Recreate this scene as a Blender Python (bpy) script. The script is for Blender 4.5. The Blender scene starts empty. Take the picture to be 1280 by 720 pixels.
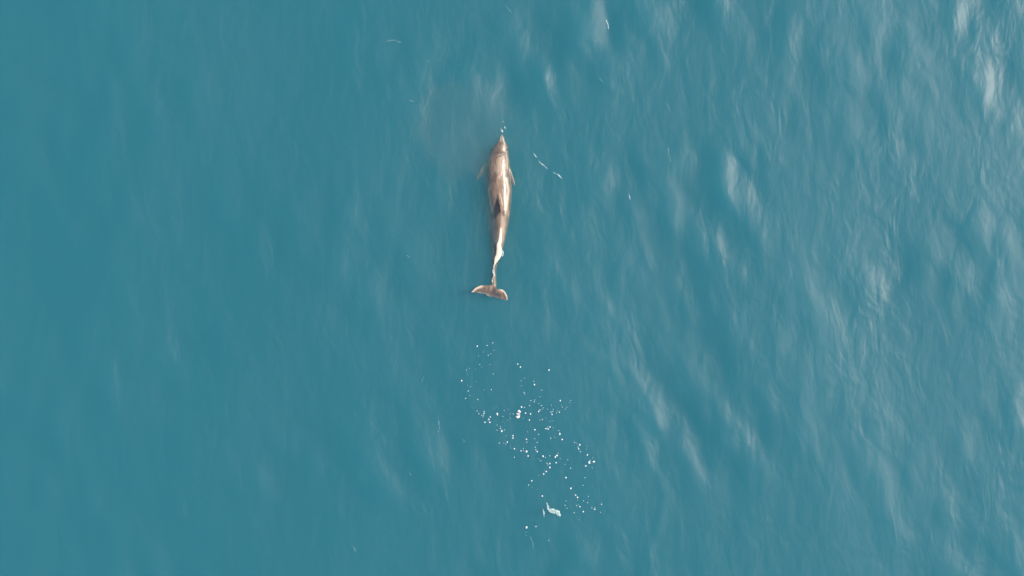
import bpy, math, random
import numpy as np
from mathutils import Vector

random.seed(7)
rng = np.random.default_rng(11)
S = bpy.context.scene
COL = S.collection

# ------------------------------------------------------------------ camera
CAM_H = 24.0
cam_d = bpy.data.cameras.new('drone_camera')
cam = bpy.data.objects.new('drone_camera', cam_d)
COL.objects.link(cam)
cam.location = (0, 0, CAM_H)
cam.rotation_euler = (0, 0, 0)
cam_d.sensor_width = 36
cam_d.lens = 36 * CAM_H / 18.1
cam_d.clip_start = 0.1
cam_d.clip_end = 8000
S.camera = cam

# ------------------------------------------------------------------ sky, sun, exposure
SUN_EL = math.radians(49)
SUN_AZ = math.radians(12)          # direction of the sun, counter-clockwise from +X
w = bpy.data.worlds.new('World')
S.world = w
w.use_nodes = True
nt = w.node_tree
bg = nt.nodes['Background']
sky = nt.nodes.new('ShaderNodeTexSky')
sky.sky_type = 'NISHITA'
sky.sun_disc = False
sky.sun_elevation = SUN_EL
sky.sun_rotation = math.pi / 2 - SUN_AZ
sky.air_density = 1.0
sky.dust_density = 2.0
nt.links.new(sky.outputs[0], bg.inputs[0])
bg.inputs[1].default_value = 0.13

sd = bpy.data.lights.new('sun', 'SUN')
sd.energy = 3.6
sd.angle = math.radians(3)
sd.color = (1.0, 0.88, 0.76)
sun = bpy.data.objects.new('sun', sd)
COL.objects.link(sun)
dv = Vector((math.cos(SUN_EL) * math.cos(SUN_AZ), math.cos(SUN_EL) * math.sin(SUN_AZ), math.sin(SUN_EL)))
sun.rotation_euler = dv.to_track_quat('Z', 'Y').to_euler()
sun.location = dv * 60

S.view_settings.view_transform = 'Standard'
S.view_settings.look = 'None'
S.view_settings.gamma = 1
S.view_settings.use_curve_mapping = False
S.view_settings.exposure = 0.16
S.render.engine = 'CYCLES'
S.cycles.volume_bounces = 5
S.cycles.max_bounces = 12
S.cycles.transparent_max_bounces = 12
S.cycles.sample_clamp_indirect = 6

# ------------------------------------------------------------------ helpers
M = 18.1 / 1280.0                  # metres per picture unit of the survey grid used below


def P(px, py):
    return ((px - 640) * M, (360 - py) * M)


def tag(o, label=None, cat=None, group=None, kind=None):
    if label: o['label'] = label
    if cat: o['category'] = cat
    if group: o['group'] = group
    if kind: o['kind'] = kind
    return o


def mesh_obj(name, verts, faces, mat, parent=None, smooth=True):
    me = bpy.data.meshes.new(name)
    me.from_pydata([tuple(v) for v in verts], [], [tuple(f) for f in faces])
    me.update()
    if smooth:
        me.polygons.foreach_set('use_smooth', [True] * len(me.polygons))
    if mat: me.materials.append(mat)
    o = bpy.data.objects.new(name, me)
    COL.objects.link(o)
    o.parent = parent
    return o


def new_mat(name):
    m = bpy.data.materials.new(name)
    m.use_nodes = True
    m.node_tree.nodes.clear()
    return m, m.node_tree.nodes, m.node_tree.links


# ------------------------------------------------------------------ materials
WATER_DENSITY = 1.75
def water_material():
    m, n, l = new_mat('sea_water')
    out = n.new('ShaderNodeOutputMaterial')
    tc = n.new('ShaderNodeTexCoord')
    # fine ripples, drawn out along the swell
    mp = n.new('ShaderNodeMapping')
    mp.inputs['Rotation'].default_value = (0, 0, math.radians(-18))
    mp.inputs['Scale'].default_value = (1.0, 0.42, 1.0)
    l.new(tc.outputs['Object'], mp.inputs[0])
    n1 = n.new('ShaderNodeTexNoise'); n1.inputs['Scale'].default_value = 5.5
    n1.inputs['Detail'].default_value = 4; n1.inputs['Roughness'].default_value = 0.5
    l.new(mp.outputs[0], n1.inputs['Vector'])
    n3 = n.new('ShaderNodeTexNoise'); n3.inputs['Scale'].default_value = 2.6
    n3.inputs['Detail'].default_value = 3; n3.inputs['Distortion'].default_value = 0.6
    mp3 = n.new('ShaderNodeMapping'); mp3.inputs['Rotation'].default_value = (0, 0, math.radians(38))
    mp3.inputs['Scale'].default_value = (1.0, 0.5, 1.0)
    l.new(tc.outputs['Object'], mp3.inputs[0]); l.new(mp3.outputs[0], n3.inputs['Vector'])
    b3 = n.new('ShaderNodeBump'); b3.inputs['Strength'].default_value = 0.38; b3.inputs['Distance'].default_value = 0.07
    l.new(n3.outputs['Fac'], b3.inputs['Height'])
    b1 = n.new('ShaderNodeBump'); b1.inputs['Strength'].default_value = 0.38
    b1.inputs['Distance'].default_value = 0.03
    l.new(n1.outputs['Fac'], b1.inputs['Height'])
    l.new(b3.outputs[0], b1.inputs['Normal'])
    # wind-ruffled and slick patches
    n2 = n.new('ShaderNodeTexNoise'); n2.inputs['Scale'].default_value = 0.55
    n2.inputs['Detail'].default_value = 3
    l.new(mp.outputs[0], n2.inputs['Vector'])
    mr = n.new('ShaderNodeMapRange')
    mr.inputs['From Min'].default_value = 0.35; mr.inputs['From Max'].default_value = 0.65
    mr.inputs['To Min'].default_value = 0.40; mr.inputs['To Max'].default_value = 0.54
    l.new(n2.outputs['Fac'], mr.inputs['Value'])
    gl = n.new('ShaderNodeBsdfGlossy')
    gl.inputs['Color'].default_value = (1, 1, 1, 1)
    l.new(mr.outputs[0], gl.inputs['Roughness'])
    l.new(b1.outputs[0], gl.inputs['Normal'])
    fr = n.new('ShaderNodeFresnel'); fr.inputs['IOR'].default_value = 1.34
    geo = n.new('ShaderNodeNewGeometry')
    # from below the surface keeps the same small share of reflection
    l.new(b1.outputs[0], fr.inputs['Normal'])
    lim = n.new('ShaderNodeMath'); lim.operation = 'MINIMUM'; lim.inputs[1].default_value = 0.5
    l.new(fr.outputs[0], lim.inputs[0])
    front = n.new('ShaderNodeMath'); front.operation = 'SUBTRACT'; front.inputs[0].default_value = 1.0
    l.new(geo.outputs['Backfacing'], front.inputs[1])
    fac = n.new('ShaderNodeMath'); fac.operation = 'MULTIPLY'
    l.new(lim.outputs[0], fac.inputs[0]); l.new(front.outputs[0], fac.inputs[1])
    tr = n.new('ShaderNodeBsdfTransparent')
    mix = n.new('ShaderNodeMixShader')
    l.new(fac.outputs[0], mix.inputs[0]); l.new(tr.outputs[0], mix.inputs[1]); l.new(gl.outputs[0], mix.inputs[2])
    l.new(mix.outputs[0], out.inputs['Surface'])
    # the body of the water: evenly turbid, red light soon lost
    VC = (0.125, 0.585, 0.675, 1)
    sc = n.new('ShaderNodeVolumeScatter')
    sc.inputs['Color'].default_value = VC
    sc.inputs['Density'].default_value = WATER_DENSITY
    sc.inputs['Anisotropy'].default_value = 0.0
    ab = n.new('ShaderNodeVolumeAbsorption')
    ab.inputs['Color'].default_value = VC
    ab.inputs['Density'].default_value = WATER_DENSITY
    ad = n.new('ShaderNodeAddShader')
    l.new(sc.outputs[0], ad.inputs[0]); l.new(ab.outputs[0], ad.inputs[1])
    l.new(ad.outputs[0], out.inputs['Volume'])
    return m


def seabed_material():
    m, n, l = new_mat('seabed_mud')
    out = n.new('ShaderNodeOutputMaterial')
    p = n.new('ShaderNodeBsdfPrincipled')
    tc = n.new('ShaderNodeTexCoord')
    no = n.new('ShaderNodeTexNoise'); no.inputs['Scale'].default_value = 0.3; no.inputs['Detail'].default_value = 6
    l.new(tc.outputs['Object'], no.inputs['Vector'])
    cr = n.new('ShaderNodeValToRGB')
    cr.color_ramp.elements[0].color = (0.05, 0.07, 0.06, 1)
    cr.color_ramp.elements[1].color = (0.14, 0.15, 0.12, 1)
    l.new(no.outputs['Fac'], cr.inputs[0])
    l.new(cr.outputs[0], p.inputs['Base Color'])
    p.inputs['Roughness'].default_value = 0.9
    l.new(p.outputs[0], out.inputs['Surface'])
    return m


def foam_material(name, col, rough=0.5, alpha=1.0):
    m, n, l = new_mat(name)
    out = n.new('ShaderNodeOutputMaterial')
    p = n.new('ShaderNodeBsdfPrincipled')
    p.inputs['Base Color'].default_value = (*col, 1)
    p.inputs['Roughness'].default_value = rough
    p.inputs['IOR'].default_value = 1.34
    if alpha < 1:
        tc = n.new('ShaderNodeTexCoord')
        no = n.new('ShaderNodeTexNoise'); no.inputs['Scale'].default_value = 28; no.inputs['Detail'].default_value = 4
        l.new(tc.outputs['Object'], no.inputs['Vector'])
        mr = n.new('ShaderNodeMapRange')
        mr.inputs['From Min'].default_value = 0.35; mr.inputs['From Max'].default_value = 0.65
        mr.inputs['To Min'].default_value = alpha * 0.1; mr.inputs['To Max'].default_value = min(1, alpha * 1.6)
        l.new(no.outputs['Fac'], mr.inputs['Value'])
        l.new(mr.outputs[0], p.inputs['Alpha'])
    l.new(p.outputs[0], out.inputs['Surface'])
    return m


def skin_material():
    m, n, l = new_mat('dolphin_skin')
    out = n.new('ShaderNodeOutputMaterial')
    p = n.new('ShaderNodeBsdfPrincipled')
    tc = n.new('ShaderNodeTexCoord')
    att = n.new('ShaderNodeAttribute'); att.attribute_name = 'skin_glint'; att.attribute_type = 'GEOMETRY'
    mp = n.new('ShaderNodeMapping'); mp.inputs['Scale'].default_value = (1.0, 0.3, 1.0)
    l.new(tc.outputs['Object'], mp.inputs[0])
    no = n.new('ShaderNodeTexNoise'); no.inputs['Scale'].default_value = 13; no.inputs['Detail'].default_value = 6
    no.inputs['Roughness'].default_value = 0.62
    l.new(mp.outputs[0], no.inputs['Vector'])
    cr = n.new('ShaderNodeValToRGB')
    cr.color_ramp.elements[0].position = 0.36; cr.color_ramp.elements[0].color = (0.12, 0.085, 0.07, 1)
    cr.color_ramp.elements[1].position = 0.64; cr.color_ramp.elements[1].color = (0.38, 0.27, 0.185, 1)
    l.new(no.outputs['Fac'], cr.inputs[0])
    mx = n.new('ShaderNodeMix'); mx.data_type = 'RGBA'
    l.new(att.outputs['Fac'], mx.inputs['Factor'])
    l.new(cr.outputs[0], mx.inputs['A'])
    mx.inputs['B'].default_value = (0.70, 0.56, 0.42, 1)  # pale tone of the painted sun highlights
    a2 = n.new('ShaderNodeAttribute'); a2.attribute_name = 'skin_shade'; a2.attribute_type = 'GEOMETRY'
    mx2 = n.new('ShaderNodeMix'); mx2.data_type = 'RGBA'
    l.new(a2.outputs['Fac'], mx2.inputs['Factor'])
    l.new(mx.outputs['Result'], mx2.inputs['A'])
    mx2.inputs['B'].default_value = (0.075, 0.058, 0.060, 1)  # dark tone for painted shade and darker skin
    # rake scars
    n2 = n.new('ShaderNodeTexNoise'); n2.inputs['Scale'].default_value = 60; n2.inputs['Detail'].default_value = 3
    mp2 = n.new('ShaderNodeMapping'); mp2.inputs['Scale'].default_value = (1.0, 0.12, 1.0)
    mp2.inputs['Rotation'].default_value = (0, 0, 0.25)
    l.new(tc.outputs['Object'], mp2.inputs[0]); l.new(mp2.outputs[0], n2.inputs['Vector'])
    bp = n.new('ShaderNodeBump'); bp.inputs['Strength'].default_value = 0.35; bp.inputs['Distance'].default_value = 0.01
    l.new(n2.outputs['Fac'], bp.inputs['Height'])
    l.new(mx2.outputs['Result'], p.inputs['Base Color'])
    l.new(bp.outputs[0], p.inputs['Normal'])
    p.inputs['Roughness'].default_value = 0.42
    p.inputs['IOR'].default_value = 1.40
    p.inputs['Coat Weight'].default_value = 0.45
    p.inputs['Coat Roughness'].default_value = 0.22
    l.new(bp.outputs[0], p.inputs['Coat Normal'])
    l.new(p.outputs[0], out.inputs['Surface'])
    return m


MAT_WATER = water_material()
MAT_BED = seabed_material()
MAT_SKIN = skin_material()
MAT_FOAM = foam_material('white_foam', (0.86, 0.88, 0.88), 0.35)
MAT_CREAM = foam_material('cream_foam_glint', (0.90, 0.78, 0.60), 0.5)
MAT_WARM = foam_material('warm_white_foam', (0.90, 0.84, 0.82), 0.35)
MAT_THIN = foam_material('thin_foam_glint', (0.62, 0.76, 0.76), 0.5, 0.50)
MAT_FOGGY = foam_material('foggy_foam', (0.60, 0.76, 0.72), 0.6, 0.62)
MAT_FAINT = foam_material('faint_foam_glint', (0.45, 0.58, 0.58), 0.5, 0.10)
MAT_PALE = foam_material('pale_bubble', (0.62, 0.74, 0.76), 0.35)
MAT_EYE = foam_material('dark_eye', (0.01, 0.01, 0.012), 0.1)

# ------------------------------------------------------------------ the sea
def axis(half, step, far):
    n = int(round(2 * half / step)) + 1
    core = np.linspace(-half, half, n)
    out, s, v = [], step, half
    while v < far:
        s *= 1.25
        v += s
        out.append(v)
    out = np.array(out)
    return np.concatenate([-out[::-1], core, out])


def seg_dist(X, Y, pts):
    d = np.full(X.shape, 1e9)
    for (x0, y0), (x1, y1) in zip(pts[:-1], pts[1:]):
        dx, dy = x1 - x0, y1 - y0
        t = np.clip(((X - x0) * dx + (Y - y0) * dy) / (dx * dx + dy * dy + 1e-9), 0, 1)
        d = np.minimum(d, np.hypot(X - x0 - t * dx, Y - y0 - t * dy))
    return d


def waves(X, Y):
    Z = np.zeros_like(X)
    r = np.random.default_rng(5)
    fade = np.clip((26 - np.abs(X)) / 8, 0, 1) * np.clip((20 - np.abs(Y)) / 8, 0, 1)
    # long soft swell, crests running nearly along Y
    for lam, amp, k in ((5.5, .020, 4), (2.8, .012, 6)):
        for _ in range(k):
            th = r.normal(0.30, 0.45); kk = 2 * math.pi / (lam * r.uniform(.75, 1.3))
            Z += amp / k ** .5 * np.sin(kk * (X * math.cos(th) + Y * math.sin(th)) + r.uniform(0, 6.28))
    small = np.zeros_like(X)
    K = 34
    for _ in range(K):
        lam = r.uniform(.35, 1.3); th = r.normal(0.30, 0.55); kk = 2 * math.pi / lam
        small += lam * 0.034 / K ** .5 * np.sin(kk * (X * math.cos(th) + Y * math.sin(th)) + r.uniform(0, 6.28))
    env = np.zeros_like(X)
    for _ in range(10):
        lam = r.uniform(2.2, 6); th = r.uniform(0, 3.14); kk = 2 * math.pi / lam
        env += np.sin(kk * (X * math.cos(th) + Y * math.sin(th)) + r.uniform(0, 6.28)) / 10 ** .5
    env = np.clip(0.5 + 0.55 * env, 0.05, 1.4)
    right = 0.42 + 0.55 / (1 + np.exp(-(X - 0.8 + 0.12 * Y) / 0.6)) - 0.50 / (1 + np.exp(-(X - 4.0) / 0.9))
    Z = Z * 0.8 + small * env * right
    # the crests that catch the light
    for pts, sg, A in RIDGES:
        q = [P(*p) for p in pts]
        d = seg_dist(X, Y, q)
        Z += A * np.exp(-d * d / (2 * sg * sg))
    # water lies quiet over the animal
    q = [P(627, 172), P(622, 250), P(617, 355)]
    d = seg_dist(X, Y, q)
    Z *= 1 - 0.80 * np.exp(-(d / 0.42) ** 2)
    return Z * fade


RIDGES = [
    ([(779, 453), (794, 474), (815, 507), (825, 537)], .060, .012),
    ([(790, 524), (802, 549), (809, 578), (823, 595), (832, 620), (825, 653), (815, 678), (811, 699)], .060, .014),
    ([(765, 458), (768, 466)], .055, .010),
    ([(680, 92), (688, 115), (697, 144)], .060, .011),
    ([(733, 325), (740, 345)], .06, .010),
    ([(752, 372), (768, 402)], .07, .010),
    ([(725, 430), (742, 445)], .07, .010),
    ([(812, 40), (824, 66), (832, 90)], .07, .011),
    ([(765, 10), (778, 40), (800, 62)], .08, .012),
    ([(745, 96), (758, 108), (772, 116)], .05, .009),
    ([(800, 200), (806, 222)], .06, .010),
    ([(792, 270), (800, 300), (812, 330)], .08, .012),
    ([(822, 380), (830, 410)], .07, .010),
    ([(700, 285), (712, 300)], .06, .008),
    ([(905, 120), (925, 180), (940, 215)], .09, .007),
    ([(980, 420), (1005, 480), (1012, 540)], .10, .007),
    ([(1110, 150), (1128, 215)], .09, .006),
    ([(1085, 500), (1110, 570), (1105, 640)], .09, .006),
]

xs = axis(20, 0.05, 2500)
ys = axis(14, 0.05, 2500)
X, Y = np.meshgrid(xs, ys)
Z = waves(X, Y)
nx, ny = len(xs), len(ys)
DEPTH = -12.0
top = np.stack([X, Y, Z], -1).reshape(-1, 3)
c0, c1 = xs[0], xs[-1]
d0, d1 = ys[0], ys[-1]
i = np.arange(nx * ny).reshape(ny, nx)
quads = np.stack([i[:-1, :-1], i[:-1, 1:], i[1:, 1:], i[1:, :-1]], -1).reshape(-1, 4)
bot = np.array([[c0, d0, DEPTH], [c1, d0, DEPTH], [c1, d1, DEPTH], [c0, d1, DEPTH]])
nb = nx * ny
verts = np.concatenate([top, bot])
extra = [
    list(i[0, ::-1]) + [nb, nb + 1],
    list(i[::-1, -1]) + [nb + 1, nb + 2],
    list(i[-1, :]) + [nb + 2, nb + 3],
    list(i[:, 0]) + [nb + 3, nb],
    [nb, nb + 3, nb + 2, nb + 1],
]
me = bpy.data.meshes.new('sea')
me.vertices.add(len(verts))
me.vertices.foreach_set('co', verts.astype(np.float32).ravel())
loops = np.concatenate([quads.ravel()] + [np.array(e) for e in extra])
sizes = np.concatenate([np.full(len(quads), 4)] + [np.array([len(e)]) for e in extra])
starts = np.concatenate([[0], np.cumsum(sizes)[:-1]])
me.loops.add(len(loops))
me.loops.foreach_set('vertex_index', loops.astype(np.int32))
me.polygons.add(len(sizes))
me.polygons.foreach_set('loop_start', starts.astype(np.int32))
sm = np.ones(len(sizes), dtype=bool); sm[-5:] = False
me.update(calc_edges=True)
me.polygons.foreach_set('use_smooth', sm)
me.materials.append(MAT_WATER)
sea = bpy.data.objects.new('sea', me)
COL.objects.link(sea)
tag(sea, 'calm teal sea with soft grey-brown ripples', kind='structure')

bv, bf = [], []
bn = 40
for a in range(bn + 1):
    for b in range(bn + 1):
        bv.append(((a / bn - .5) * 4800, (b / bn - .5) * 4800, -11.5 + 0.3 * math.sin(a * 1.7) * math.cos(b * 1.3)))
for a in range(bn):
    for b in range(bn):
        k = a * (bn + 1) + b
        bf.append((k, k + bn + 1, k + bn + 2, k + 1))
tag(mesh_obj('seabed', bv, bf, MAT_BED), 'seabed hidden deep below the teal water', kind='structure')


def water_z(x, y):
    ix = min(max(int(np.searchsorted(xs, x)), 0), nx - 1)
    iy = min(max(int(np.searchsorted(ys, y)), 0), ny - 1)
    return float(Z[iy, ix])


# ------------------------------------------------------------------ the dolphin
# stations from the beak to the tail stock: y, left x, right x, height of the back, depth ratio
ST = [
    (167.5, 626.4, 628.0, -.010, 1.0), (169.5, 625.2, 629.2, -.004, .8), (172, 624.5, 629.8, .000, .7),
    (175, 623.6, 630.6, .004, .7), (177.5, 621.4, 631.6, .012, .8), (181, 618.0, 633.2, .030, .95),
    (186, 615.2, 634.2, .044, 1.0), (190, 613.2, 634.4, .046, 1.0), (194, 611.5, 634.6, .044, 1.0),
    (201, 609.6, 635.6, .060, 1.0), (210, 608.6, 636.0, .068, 1.0), (222, 608.0, 637.6, .072, 1.05),
    (233, 607.6, 638.6, .074, 1.1), (244, 607.8, 638.4, .074, 1.1), (256, 608.4, 637.4, .070, 1.1),
    (268, 609.4, 635.8, .060, 1.1), (280, 610.6, 633.6, .050, 1.1), (291, 611.8, 631.8, .042, 1.15),
    (301, 612.8, 630.0, .036, 1.2), (312, 613.6, 627.6, .030, 1.25), (320, 614.0, 625.0, .026, 1.35),
    (328, 614.2, 622.2, .020, 1.5), (337, 613.4, 620.6, .012, 1.7), (346, 612.8, 620.0, .004, 1.6),
    (353, 612.6, 620.8, .000, 1.1), (358, 614.6, 620.4, -.004, .6), (362, 615.4, 620.4, -.008, .3),
]
NS = 36
st = np.array(ST)
tt = np.arange(len(st)); ti = np.linspace(0, len(st) - 1, (len(st) - 1) * 4 + 1)


def smooth_interp(col):
    v = np.interp(ti, tt, col)
    for _ in range(3):
        v[1:-1] = (v[:-2] + 2 * v[1:-1] + v[2:]) / 4
    return v


sy = smooth_interp(st[:, 0]); sl = smooth_interp(st[:, 1]); sr = smooth_interp(st[:, 2])
sz = smooth_interp(st[:, 3]); sk = smooth_interp(st[:, 4])
ROLL = math.radians(-3)
bverts, bfaces = [], []
for k in range(len(sy)):
    hw0 = (sr[k] - sl[k]) / 2 * M
    broad = min(1, max(0, (sy[k] - 176) / 10)) * min(1, max(0, (335 - sy[k]) / 20))
    hw = hw0 * (1 + .12 * broad)
    hh = hw0 * sk[k]
    cx, cy = P((sl[k] + sr[k]) / 2, sy[k])
    zc = sz[k] * .62 - hh - .028
    crease = 0.010 * math.exp(-((sy[k] - 191.5) / 1.6) ** 2)
    for a in range(NS):
        th = 2 * math.pi * a / NS
        ex, ez = math.cos(th), math.sin(th)
        keel = min(1, max(0, (sy[k] - 236) / 30)) * min(1, max(0, (352 - sy[k]) / 12))
        crest_px = np.interp(sy[k], [230, 245, 268, 282, 300, 320, 335, 350], [623, 624.5, 627.5, 626.5, 624.5, 622, 618, 616.5])
        off = (crest_px - (sl[k] + sr[k]) / 2) * M * min(1, max(0, (sy[k] - 225) / 25))
        q = .90 + .38 * keel if ez > 0 else .96
        x = hw * math.copysign(abs(ex) ** .96, ex) + off * max(0, ez) ** 1.5
        z = hh * math.copysign(abs(ez) ** q, ez)
        if ez > 0: z -= crease * ez
        xr = x * math.cos(ROLL) - z * math.sin(ROLL) * .6
        zr = x * math.sin(-ROLL) + z * math.cos(ROLL)
        bverts.append((cx + xr, cy, zc + zr))
for k in range(len(sy) - 1):
    for a in range(NS):
        b = (a + 1) % NS
        bfaces.append((k * NS + a, k * NS + b, (k + 1) * NS + b, (k + 1) * NS + a))
bfaces.append(tuple(range(NS))[::-1])
bfaces.append(tuple((len(sy) - 1) * NS + a for a in range(NS)))


def add_loft(rings):
    """rings: closed loops of equal length, capped at both ends."""
    base = len(bverts); n = len(rings[0])
    for r_ in rings: bverts.extend(r_)
    for k in range(len(rings) - 1):
        for a in range(n):
            b = (a + 1) % n
            bfaces.append((base + k * n + a, base + k * n + b, base + (k + 1) * n + b, base + (k + 1) * n + a))
    bfaces.append(tuple(base + a for a in range(n))[::-1])
    bfaces.append(tuple(base + (len(rings) - 1) * n + a for a in range(n)))


def foil(lead, trail, thick, up, n=14):
    """A fin section between the leading and trailing points; UP is the direction of its thickness."""
    L, T, U = Vector(lead), Vector(trail), Vector(up)
    ring = []
    for a in range(n):
        th = 2 * math.pi * a / n
        s = (1 - math.cos(th)) / 2
        t = thick * 1.5 * math.sin(th) * (1 - .55 * s)
        ring.append(tuple(L.lerp(T, s) + U * t))
    return ring


# dorsal fin: swept back, leaning a little
rings = []
for s in np.linspace(0, 1, 10):
    y0 = 239 + 27 * s ** 1.2; y1 = 264 + 10.5 * s - 2.0 * math.sin(s * math.pi)
    y1 = max(y1, y0 + 2.0)
    h = .006 + .115 * s
    xa = 623.0 + (y0 - 239) * .16; xb = 623.0 + (y1 - 239) * .16
    lean = -.014 * s
    a_ = P(xa, y0); b_ = P(xb, y1)
    rings.append(foil((a_[0] + lean, a_[1], h), (b_[0] + lean, b_[1], h), .020 * (1 - .7 * s) + .004, (1, .1, 0)))
add_loft(rings)


def flipper(root, tip, w0, side, z0, z1):
    rings = []
    for s in np.linspace(0, 1, 10):
        px = root[0] + (tip[0] - root[0]) * s
        py = root[1] + (tip[1] - root[1]) * (s ** 1.5)
        wd = w0 * (1 - s) ** .55 * (1 - .15 * s) + .8
        a_ = P(px + side * wd * .30, py - wd * .5); b_ = P(px - side * wd * .30, py + wd * .5)
        z = z0 + (z1 - z0) * s
        rings.append(foil((a_[0], a_[1], z), (b_[0], b_[1], z), .016 * (1 - .7 * s) + .004, (0, 0, 1)))
    add_loft(rings)


flipper((632, 210), (643.8, 232), 9.5, 1, -.09, -.10)
flipper((612, 206), (595.0, 223), 10.5, -1, -.17, -.23)

# tail flukes: sections from the left tip to the right tip
FL = [  # x, lead y, trail y, z
    (589.0, 365.2, 365.8, 0.003), (590.8, 363.2, 365.6, -0.001), (593.5, 360.2, 365.6, -0.005), (597, 357.9, 366.3, -0.010),
    (601, 356.7, 367.0, -0.014), (606, 356.3, 367.6, -0.017), (609.6, 356.4, 370.4, -0.019), (612, 356.2, 371.0, -0.021),
    (615.5, 355.5, 371.4, -0.022), (619, 358.6, 372.2, -0.021), (622, 361.0, 373.0, -0.017), (624.6, 361.6, 373.9, -0.013),
    (627, 361.2, 374.6, -0.009), (629.5, 362.6, 375.2, -0.003), (632, 365.6, 375.9, 0.004), (633.6, 369.0, 376.2, 0.008),
    (634.5, 372.6, 375.4, 0.010),
]
rings = []
for (x, l_, t_, z) in FL:
    a_ = P(x, l_); b_ = P(x, t_)
    e = min(1, min(x - 588.4, 635 - x) / 14)
    rings.append(foil((a_[0], a_[1], z + .006), (b_[0], b_[1], z - .012), .007 + .016 * e, (0, 0, 1)))
add_loft(rings)

raw = bpy.data.meshes.new('dolphin')
raw.from_pydata(bverts, [], bfaces)
raw.update()
tmp = bpy.data.objects.new('dolphin', raw)
COL.objects.link(tmp)
md = tmp.modifiers.new('fuse', 'REMESH'); md.mode = 'VOXEL'; md.voxel_size = 0.0075; md.adaptivity = 0
m2 = tmp.modifiers.new('soften', 'SMOOTH'); m2.factor = .5; m2.iterations = 4
dg = bpy.context.evaluated_depsgraph_get()
body_me = bpy.data.meshes.new_from_object(tmp.evaluated_get(dg))
bpy.data.objects.remove(tmp)
body_me.name = 'dolphin'
nv = len(body_me.vertices)
co = np.empty(nv * 3, np.float32); body_me.vertices.foreach_get('co', co); co = co.reshape(-1, 3)
# pale marks: sun highlights painted into the skin colour
PX = co[:, 0] / M + 640; PY = 360 - co[:, 1] / M
mark = np.zeros(nv)


def paint_tone(pts, sg, amt):
    global mark
    d = seg_dist(PX, PY, pts)
    mark = np.maximum(mark, amt * np.exp(-(d / sg) ** 2))


paint_tone([(633, 223), (635.5, 238), (634, 252), (632, 262)], 1.6, .95)      # sunlit right flank rim, painted pale
paint_tone([(610.5, 236), (612.5, 252), (615.5, 265)], 1.1, .5)               # left flank streak
paint_tone([(626, 206), (627, 216), (624, 222)], 2.2, .6)                     # behind the blowhole
paint_tone([(625, 196), (624, 214)], 3.4, .45)
paint_tone([(633, 190), (634, 210)], 1.2, .6)
paint_tone([(626, 170), (625.5, 176)], 1.0, .8)
paint_tone([(629, 172), (631, 180)], 1.0, .7)
paint_tone([(630.5, 183), (631, 189)], 2.2, .45)
paint_tone([(628, 272), (627, 290), (623, 305)], 2.4, .6)
paint_tone([(588.5, 365.5), (594, 361), (602, 357.5)], 1.5, 1.3)
paint_tone([(634.5, 375), (634, 371), (631, 364.5), (625, 361.5)], 1.3, 1.5)
paint_tone([(597, 366), (608, 368), (612, 371), (622, 373.5)], 1.0, .6)
paint_tone([(609, 369), (611, 371)], 1.6, .6)
pale = mark.copy()
mark = np.zeros(nv)  # dark marks: crease and side shade painted in, plus darker skin
paint_tone([(615, 192), (623, 191), (633, 191.5)], 1.5, .7)          # crease shade behind the melon, painted dark
paint_tone([(625.2, 177), (624.8, 189)], 1.0, .7)                    # dark stripe along the melon
paint_tone([(631.8, 196), (632.3, 222)], .9, .6)
paint_tone([(617.5, 194), (616, 226)], 1.4, .5)
paint_tone([(613, 240), (614, 262), (616, 292), (617, 306)], 4.4, .6)            # left side: body shade painted in, with some dark skin
paint_tone([(629, 232), (630, 250)], 1.6, .45)
paint_tone([(619, 361), (616, 366), (625, 369)], 3.4, .9)
paint_tone([(606, 361), (598, 363), (610, 365)], 1.8, .6)
paint_tone([(628, 367), (631, 372)], 1.6, .5)
paint_tone([(619.5, 182), (617, 190)], 3.0, .4)
paint_tone([(616, 340), (616.4, 356)], 1.8, .5)
skin_shade = mark
mark = pale
ac = body_me.attributes.new('skin_shade', 'FLOAT', 'POINT')
ac.data.foreach_set('value', np.clip(skin_shade * (1 - np.clip(pale, 0, 1)), 0, 1).astype(np.float32))
at = body_me.attributes.new('skin_glint', 'FLOAT', 'POINT')
at.data.foreach_set('value', np.clip(mark, 0, 1).astype(np.float32))
body_me.polygons.foreach_set('use_smooth', [True] * len(body_me.polygons))
body_me.materials.clear()
body_me.materials.append(MAT_SKIN)
dolphin = bpy.data.objects.new('dolphin', body_me)
COL.objects.link(dolphin)
tag(dolphin, 'brown-grey dolphin swimming just under the surface of the teal sea', 'dolphin')


def blob(name, loc, rad, mat, parent, seg=12, rings_=8):
    v, f = [], []
    for a in range(rings_ + 1):
        ph = math.pi * a / rings_
        for b in range(seg):
            th = 2 * math.pi * b / seg
            v.append((loc[0] + rad[0] * math.sin(ph) * math.cos(th), loc[1] + rad[1] * math.sin(ph) * math.sin(th),
                      loc[2] + rad[2] * math.cos(ph)))
    for a in range(rings_):
        for b in range(seg):
            c = (b + 1) % seg
            f.append((a * seg + b, (a + 1) * seg + b, (a + 1) * seg + c, a * seg + c))
    return mesh_obj(name, v, f, mat, parent)


for ex in (614.6, 634.2):
    p = P(ex, 187)
    blob('eye', (p[0], p[1], -.06 if ex < 620 else -.03), (.011, .013, .012), MAT_EYE, dolphin)
p = P(625.2, 195.5)
blob('blowhole', (p[0], p[1], .055), (.022, .009, .005), MAT_EYE, dolphin)

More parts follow.
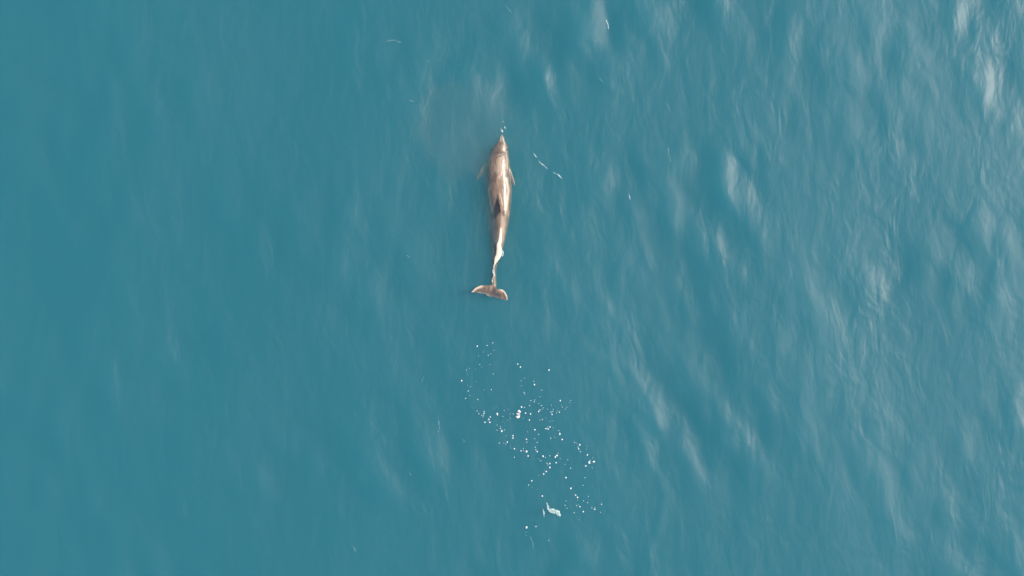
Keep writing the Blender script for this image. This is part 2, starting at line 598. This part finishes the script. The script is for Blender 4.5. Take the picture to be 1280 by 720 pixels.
# ------------------------------------------------------------------ foam, and glints shaped as foam
def pale_ribbon(name, pts, widths, mat, z=0.004, lump=.35, height=.35, ride=True, seed=0, step=.012, wobble=.2, ragged=.2):
    """A raised, uneven line of froth or modelled glint along the points (picture units), widths in metres."""
    r = random.Random(seed)
    q = [Vector(P(*p)) for p in pts]
    seglen = [(b - a).length for a, b in zip(q[:-1], q[1:])]
    tot = sum(seglen)
    n = max(4, int(tot / step))
    v, f = [], []
    NR = 10
    ph = [r.uniform(0, 6.28) for _ in range(6)]
    for k in range(n + 1):
        s = tot * k / n
        u = s
        j = 0
        while j < len(seglen) - 1 and u > seglen[j]:
            u -= seglen[j]; j += 1
        t = min(1, u / seglen[j])
        c = q[j].lerp(q[j + 1], t)
        d = (q[j + 1] - q[j]).normalized()
        nrm = Vector((-d.y, d.x))
        wj = widths[j] + (widths[j + 1] - widths[j]) * t
        end = min(1, min(k, n - k) / (n * .12 + 1)) ** .5 + .02
        w1 = wj * end * (1 + lump * math.sin(s * 60 + ph[0]) + lump * .7 * r.uniform(-1, 1))
        w2 = wj * end * (1 + lump * math.sin(s * 47 + ph[1]) + lump * .7 * r.uniform(-1, 1))
        w1 = max(w1, .0012); w2 = max(w2, .0012)
        wob = nrm * (wj * wobble * math.sin(s * 23 + ph[2]))
        base = (water_z(c.x, c.y) if ride else 0) + z
        for a in range(NR):
            th = 2 * math.pi * a / NR
            off = math.cos(th)
            hw_ = (w1 if off > 0 else w2) / 2
            pos = c + wob + nrm * off * hw_
            v.append((pos.x, pos.y, base + height * wj * math.sin(th) * .5 * end * r.uniform(1 - ragged, 1 + ragged)))
    for k in range(n):
        for a in range(NR):
            b = (a + 1) % NR
            f.append((k * NR + a, k * NR + b, (k + 1) * NR + b, (k + 1) * NR + a))
    f.append(tuple(range(NR))[::-1]); f.append(tuple(n * NR + a for a in range(NR)))
    return mesh_obj(name, v, f, mat)


o = pale_ribbon('foam_and_glint', [(627.2, 280), (626.0, 288), (625, 296), (624.2, 306), (623.2, 316), (622, 322), (618.6, 329), (617.3, 334)],
                [.016, .034, .052, .080, .106, .094, .036, .016], MAT_CREAM, z=.000, lump=.05, height=.36, ride=False, seed=3, wobble=.10, ragged=.06)  # cream colour carries foam and the wet back's sun glint
tag(o, 'bright cream-white foam and painted sun glint on the narrow rear back of the dolphin', 'foam')
o = pale_ribbon('foam_and_glint', [(618.2, 329), (617.2, 338), (616.8, 345), (615.4, 351), (616.8, 357)],
                [.030, .034, .026, .020, .012], MAT_THIN, z=.004, lump=.3, height=.3, ride=False, seed=4)  # foam and the ridge's highlight, modelled together as one pale line
tag(o, 'thin crooked white line of foam and painted highlight running down the tail stock to the flukes', 'foam')
o = pale_ribbon('foam_and_glint', [(625.6, 311), (628.4, 314), (628.6, 318), (626.6, 321)],
                [.015, .028, .030, .02], MAT_THIN, z=.010, lump=.5, ride=False, seed=5)
tag(o, 'small ragged white froth at the right edge of the tail foam', 'foam')
for pts, wd, lb in (
    ([(625.8, 160), (627.6, 162.5), (628.6, 166)], [.012, .032, .012], 'tiny pale splash touching the tip of the dolphin beak'),
    ([(630.6, 157.5), (632.0, 161.0)], [.012, .02], 'tiny pale fleck just ahead and right of the beak tip'),
    ([(627.8, 152.4), (629.8, 152.2)], [.01, .014], 'faint foremost fleck in the water ahead of the beak'),
):
    o = pale_ribbon('foam_fleck', pts, wd, MAT_THIN, z=.004, seed=len(lb))
    tag(o, lb, 'foam', 'foam flecks at the dolphin beak')

STREAKS = [  # those right of the dolphin are sun glints shaped as pale ribbons
    ([(666.8, 191), (669, 194.4), (671.6, 197.6)], [.008, .018, .008], MAT_THIN, 'short bright modelled glint streak nearest the dolphin, upper end of the broken diagonal line'),
    ([(673, 200.5), (678, 205.6), (684.5, 211.2)], [.005, .017, .008], MAT_THIN, 'middle modelled glint streak of the broken diagonal line right of the dolphin head'),
    ([(690, 215), (698, 218.6), (703.6, 223.6)], [.006, .014, .022], MAT_THIN, 'lower right modelled glint streak of the broken diagonal line right of the dolphin'),
    ([(757.6, 23), (759.4, 29), (761.4, 37)], [.006, .024, .008], MAT_THIN, 'short upright white modelled glint streak near the upper right of the strip'),
    ([(748, 96), (752, 101), (755, 105)], [.008, .018, .008], MAT_FAINT, 'faint slanted modelled glint streak below the short bright upright streak'),
    ([(833, 128), (838, 140)], [.012, .018], MAT_FAINT, 'faint modelled glint streak above another one at the right'),
    ([(835, 184), (838, 203)], [.018, .014], MAT_FAINT, 'longer faint modelled glint streak right of the dolphin, upright'),
    ([(786, 242), (788, 250)], [.014, .010], MAT_THIN, 'small pale modelled glint streak at the right, level with the dolphin back'),
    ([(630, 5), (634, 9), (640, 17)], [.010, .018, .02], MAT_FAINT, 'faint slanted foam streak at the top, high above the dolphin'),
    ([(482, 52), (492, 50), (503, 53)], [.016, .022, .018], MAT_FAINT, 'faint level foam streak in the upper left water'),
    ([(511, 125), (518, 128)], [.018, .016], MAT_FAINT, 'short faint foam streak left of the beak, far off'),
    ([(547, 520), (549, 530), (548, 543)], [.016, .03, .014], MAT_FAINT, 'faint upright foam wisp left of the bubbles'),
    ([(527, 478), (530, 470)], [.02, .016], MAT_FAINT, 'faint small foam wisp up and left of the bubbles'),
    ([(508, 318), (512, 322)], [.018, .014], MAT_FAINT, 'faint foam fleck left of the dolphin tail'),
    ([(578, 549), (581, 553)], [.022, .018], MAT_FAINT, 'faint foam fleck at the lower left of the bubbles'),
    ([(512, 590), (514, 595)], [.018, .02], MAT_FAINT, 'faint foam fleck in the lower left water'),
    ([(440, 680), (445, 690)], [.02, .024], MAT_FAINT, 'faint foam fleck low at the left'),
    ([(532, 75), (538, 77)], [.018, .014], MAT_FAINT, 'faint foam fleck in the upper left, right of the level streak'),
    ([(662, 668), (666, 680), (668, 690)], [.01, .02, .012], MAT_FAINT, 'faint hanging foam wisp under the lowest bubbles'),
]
for k, (pts, wd, mt, lb) in enumerate(STREAKS):
    o = pale_ribbon('foam_glint_streak', pts, wd, mt, z=.003, height=.25, seed=20 + k)
    tag(o, lb, 'foam streak', 'thin foam streaks on the sea')

# faint round slick, its glint painted as a grey-brown tint, up and left of its beak
def slick_sheen_material():
    m, n, l = new_mat('slick_sheen')
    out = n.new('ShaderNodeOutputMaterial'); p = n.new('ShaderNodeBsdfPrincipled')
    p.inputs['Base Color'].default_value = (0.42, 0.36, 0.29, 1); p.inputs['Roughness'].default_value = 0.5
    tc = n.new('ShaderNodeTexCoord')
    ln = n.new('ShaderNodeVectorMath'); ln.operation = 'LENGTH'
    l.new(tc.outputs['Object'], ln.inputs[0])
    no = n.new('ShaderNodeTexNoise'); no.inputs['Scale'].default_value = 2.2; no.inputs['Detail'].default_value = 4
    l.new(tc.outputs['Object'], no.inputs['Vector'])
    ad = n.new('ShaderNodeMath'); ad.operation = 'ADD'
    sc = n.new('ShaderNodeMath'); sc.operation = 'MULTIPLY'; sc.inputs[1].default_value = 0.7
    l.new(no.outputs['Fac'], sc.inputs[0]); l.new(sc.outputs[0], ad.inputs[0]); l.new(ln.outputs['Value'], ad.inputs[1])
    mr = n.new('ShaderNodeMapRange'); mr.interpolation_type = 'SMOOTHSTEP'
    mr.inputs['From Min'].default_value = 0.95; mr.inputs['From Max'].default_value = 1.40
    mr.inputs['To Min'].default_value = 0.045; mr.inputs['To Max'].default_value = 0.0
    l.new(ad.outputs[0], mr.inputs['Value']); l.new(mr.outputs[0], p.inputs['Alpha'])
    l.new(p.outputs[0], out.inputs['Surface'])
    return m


cx_, cy_ = P(582, 160)
v, f = [], []
for a in range(14):
    for b in range(48):
        th = 2 * math.pi * b / 48; rr = 1.25 * (a + .02) / 13
        x, y = rr * math.cos(th), rr * math.sin(th)
        v.append((x, y, water_z(cx_ + x, cy_ + y) + .003))
for a in range(13):
    for b in range(48):
        c = (b + 1) % 48
        f.append((a * 48 + b, (a + 1) * 48 + b, (a + 1) * 48 + c, a * 48 + c))
o = mesh_obj('slick', v, f, slick_sheen_material())
o.location = (cx_, cy_, 0)
tag(o, 'faint round slick with painted greyish-brown sheen on the water up and left of the dolphin beak', 'slick')

# pale hooked swirl near the bottom of the bubble trail
o = pale_ribbon('foam_swirl', [(682.6, 628), (684.8, 632), (686.4, 636.6), (688.8, 637.6), (693, 640), (698, 642.6), (701.6, 644.4)],
                [.03, .030, .045, .085, .080, .085, .075], MAT_FOGGY, z=.001, lump=.10, height=.10, seed=60, step=.02, ragged=.05)
tag(o, 'pale greenish-white hooked foam swirl below the bubbles', 'foam')
o = pale_ribbon('foam_swirl', [(678.6, 635.5), (679.6, 640), (680, 647)], [.012, .026, .008], MAT_THIN, z=.004, seed=61)
tag(o, 'thin upright foam sliver just left of the pale hooked swirl', 'foam')

# ------------------------------------------------------------------ bubbles
def bubble_mesh(seed):
    """A small froth dome: one main bubble with smaller ones fused round its foot, unit radius."""
    r = random.Random(seed)
    v, f = [], []

    def ball(c, R, seg=10, rg=6):
        b0 = len(v)
        for a in range(rg + 1):
            ph = math.pi * a / rg
            for b in range(seg):
                th = 2 * math.pi * b / seg
                k = R * (1 + .06 * r.uniform(-1, 1) * (0 < a < rg))
                v.append((c[0] + k * math.sin(ph) * math.cos(th), c[1] + k * math.sin(ph) * math.sin(th),
                          c[2] + .7 * k * math.cos(ph)))
        for a in range(rg):
            for b in range(seg):
                c2 = (b + 1) % seg
                f.append((b0 + a * seg + b, b0 + (a + 1) * seg + b, b0 + (a + 1) * seg + c2, b0 + a * seg + c2))
    ball((0, 0, .1), .82, 14, 9)
    for _ in range(r.randint(2, 5)):
        th = r.uniform(0, 6.28); R = r.uniform(.22, .42)
        ball((math.cos(th) * .75, math.sin(th) * .75, .02), R)
    return v, f


BUB = []
for k in range(6):
    v, f = bubble_mesh(100 + k)
    m_ = bpy.data.meshes.new('bubble')
    m_.from_pydata(v, [], f); m_.update()
    m_.polygons.foreach_set('use_smooth', [True] * len(m_.polygons))
    m_.materials.append(MAT_FOAM)
    BUB.append(m_)

BUB_PALE = []
for m_ in BUB:
    c_ = m_.copy(); c_.materials.clear(); c_.materials.append(MAT_PALE)
    BUB_PALE.append(c_)

A3 = [(187,117,1.5),(251,113,1.3),(287,96,1.3),(226,154,.8),(196,180,.8),(258,175,1),(274,166,.8),(295,143,.8),(203,235,1),(215,252,.7),(270,235,.7),(138,260,.8),(119,270,1.1),(178,266,.6),(87,339,1.6),(124,300,.5),(290,295,1),(181,344,.6),(146,378,.9),(124,371,.7),(129,406,1.3),(233,398,.8),(278,397,1.2),(139,434,.8),(113,453,1.2),(190,460,1.3),(153,510,.6),(448,232,1.5),(465,251,1.6),(648,270,1.6),(491,323,.8),(470,340,.9),(472,371,.7),(551,343,1.1),(555,364,1.6),(602,400,1),(488,415,1.1),(492,425,1),(590,442,.9),(532,467,1.2),(557,463,1.2),(553,475,1.2),(524,499,1.2),(584,485,1),(600,499,1.3),(612,513,1),(472,508,1.8),(491,511,.9),(498,548,1.6),(530,552,1.6),(522,592,1.5),(484,579,.8),(582,537,1.6),(590,527,1.2),(606,589,1.2),(591,592,.8),(605,522,.8),(641,521,.8),(661,540,1.3),(672,537,1.1),(668,555,1.5),(676,523,.9),(664,496,.8),(715,540,1.4),(721,466,1.5),(735,509,.8),(730,499,.7),(754,521,.8),(764,509,.8),(782,479,.8),(788,465,1),(697,545,.9),(703,532,.8),(655,600,.7),(668,597,.7),(680,597,.7),(667,578,.6),(186,535,1),(198,552,1.3),(232,537,1.3),(231,549,1.4),(217,563,1.2),(225,572,1),(228,560,1),(271,573,1.4),(262,587,1.5),(237,607,1.5),(268,607,1.7),(257,597,.9),(316,552,1.9),(318,561,1.3),(361,531,.9),(352,568,1),(384,592,.8),(400,580,.7),(400,552,.7),(418,553,.9),(390,523,.6),(316,625,1),(337,646,1.3),(345,663,1.9),(315,657,.9),(336,636,.8),(363,656,.9),(352,603,.6),(310,505,.6),(297,515,.7),(375,694,.8),(417,693,1.6),(417,708,1.4),(504,716,1.6),(558,654,1.8),(582,685,1),(628,647,1.4),(643,649,1.5),(655,636,1.5),(641,636,.9),(675,641,.7),(712,659,1),(718,682,1.6),(718,672,.9),(733,716,1.8),(687,703,.8),(660,709,1.3),(558,712,1),(512,668,.6),(630,575,.6)]
A4 = [(153,62,1.2),(177,64,.7),(190,68,.9),(198,57,1.4),(308,57,1),(366,59,1.2),(238,94,1.6),(218,90,.8),(216,76,.6),(275,106,1.4),(289,93,.9),(289,105,.8),(306,110,2.2),(315,135,1.7),(238,142,1.3),(355,86,1.3),(358,100,1.3),(366,110,1.7),(399,136,1.9),(413,143,.9),(437,134,1.2),(468,140,1.8),(477,132,1.8),(484,120,.9),(472,172,1.5),(421,176,1.2),(437,177,1.4),(427,185,1),(437,199,1.7),(417,222,1.4),(402,236,1.5),(408,215,.7),(376,243,.7),(336,275,1.5),(318,299,1.3),(337,312,.7),(365,325,.6),(395,360,1.5),(605,72,1.9),(599,94,1.4),(609,110,1.1),(595,84,1.1),(577,59,1.2),(588,63,.8),(648,128,1.6),(684,166,2.2),(659,171,2.1),(664,160,1.2),(639,190,1.7),(675,200,.9),(679,145,.8),(646,78,.8),(642,96,.7),(538,156,1),(523,182,.9),(554,203,1.2),(528,256,1.8),(635,257,1.1),(555,317,1.7),(624,299,1.1),(571,303,.6),(582,355,1.4),(593,367,1.9),(594,382,.8),(654,362,.8),(627,387,.9),(650,397,1.1),(728,406,1.3),(529,388,1.1),(523,412,1.2),(534,428,.9),(587,414,1.1),(606,420,1.4),(597,410,.8),(673,427,1.2),(689,434,1.4),(691,424,.8),(625,448,1.6),(574,454,1.2),(722,452,1.1),(602,495,.8),(306,537,2.2),(359,532,1.3),(431,610,1.2),(304,565,.8),(304,583,.6),(383,160,.9),(375,150,.7),(388,163,.8),(495,150,.7)]
bubs = [(560 + x / 5.145, 410 + y / 5.145, s) for x, y, s in A3] + [(590 + x / 4.5, 540 + y / 4.5, s) for x, y, s in A4]


def region(px, py):
    if py < 448: return 'in the sparse top group behind the flukes'
    if px < 606 and py < 508: return 'in the loose left-hand arc of the trail'
    if py < 472: return 'above the warm white froth clump'
    if px > 700 and py < 530: return 'in the thin tail of specks right of the froth clump'
    if px < 646 and py < 560: return 'in the dense band left of the froth clump'
    if py < 505: return 'just above the froth clump'
    if py < 532: return 'right of the froth clump'
    if py < 592 and px > 712: return 'in the right-hand cluster of the trail'
    if py < 592: return 'in the dense middle below the froth clump'
    if px > 702 and py < 655: return 'in the group right of the hooked swirl'
    if py < 622: return 'between the dense middle and the hooked swirl'
    return 'beside or below the hooked swirl'


SPECIAL = {
    (87, 339): 'bright white bubble at the far left edge of the trail',
    (648, 270): 'lone white bubble high at the right, above the specks',
    (448, 232): 'upper left of a lone close pair of white bubbles',
    (465, 251): 'lower right of a lone close pair of white bubbles',
    (555, 364): 'white bubble with a faint one right above, left of the specks',
    (472, 508): 'large white bubble touching the top of the froth clump',
    (316, 552): 'largest white bubble in the band left of the froth clump',
    (345, 663): 'largest white bubble at the lower end of the left band',
    (684, 166): 'largest white bubble, rightmost of the bright trio at the right',
    (659, 171): 'middle white bubble of the bright trio at the right',
    (639, 190): 'lower left white bubble of the bright trio at the right',
    (528, 256): 'lone white bubble right below the dense middle',
    (555, 317): 'lone white bubble up and right of the hooked swirl',
    (593, 367): 'largest white bubble right of the hooked swirl',
    (306, 537): 'bright lone white bubble lowest at the left, below the swirl',
    (359, 532): 'small bubble just right of the bright lone lowest one',
    (431, 610): 'faint bubble lowest of all, below the hooked swirl',
    (395, 360): 'pale bubble just above the hooked swirl',
    (728, 406): 'rightmost pale bubble of the group right of the swirl',
    (306, 110): 'largest white bubble in the left of the dense middle',
    (187, 117): 'leftmost bubble of the sparse top group behind the flukes',
    (287, 96): 'topmost bubble of all, nearest the flukes',
}
src = A3 + A4
for k, (px, py, s) in enumerate(bubs):
    x, y = P(px, py)
    o = bpy.data.objects.new('bubble', (BUB if s >= 1.35 else BUB_PALE)[k % 6])
    COL.objects.link(o)
    R = s * (.66 if s >= 1.35 else .58) * M
    o.location = (x, y, water_z(x, y) + R * .25)
    o.rotation_euler = (0, 0, random.uniform(0, 6.28))
    o.scale = (R * random.uniform(.9, 1.15), R * random.uniform(.9, 1.15), R)
    size = 'bright white bubble' if s >= 1.5 else ('small white bubble' if s >= 1.05 else 'tiny faint bubble')
    lb = SPECIAL.get(src[k][:2]) or f'{size} {region(px, py)}'
    tag(o, lb, 'bubble', 'white bubbles scattered behind the dolphin')

# warm white froth clump: three lumps
for (px, py, wx, wy, rot, lb) in (
    (648.9, 514.2, 2.1, 1.5, -.5, 'uppermost lump of the warm white froth clump'),
    (647.6, 517.4, 2.5, .9, -.1, 'narrow middle lump of the warm white froth clump'),
    (647.4, 521.0, 2.6, 1.7, .35, 'largest lowest lump of the warm white froth clump'),
):
    r = random.Random(int(px * 10))
    v, f = [], []
    SG, RG = 24, 10
    for a in range(RG + 1):
        ph = math.pi * a / RG
        for b in range(SG):
            th = 2 * math.pi * b / SG
            k = 1 + .13 * math.sin(3 * th + px) + .10 * math.sin(5 * th + py) + .06 * r.uniform(-1, 1) * math.sin(ph)
            v.append((wx * M * k * math.sin(ph) * math.cos(th), wy * M * k * math.sin(ph) * math.sin(th), .012 * math.cos(ph) * k))
    for a in range(RG):
        for b in range(SG):
            c = (b + 1) % SG
            f.append((a * SG + b, (a + 1) * SG + b, (a + 1) * SG + c, a * SG + c))
    o = mesh_obj('froth_lump', v, f, MAT_WARM)
    x, y = P(px, py)
    o.location = (x, y, water_z(x, y) + .006)
    o.rotation_euler = (0, 0, rot)
    tag(o, lb, 'froth', 'lumps of the warm white froth clump')
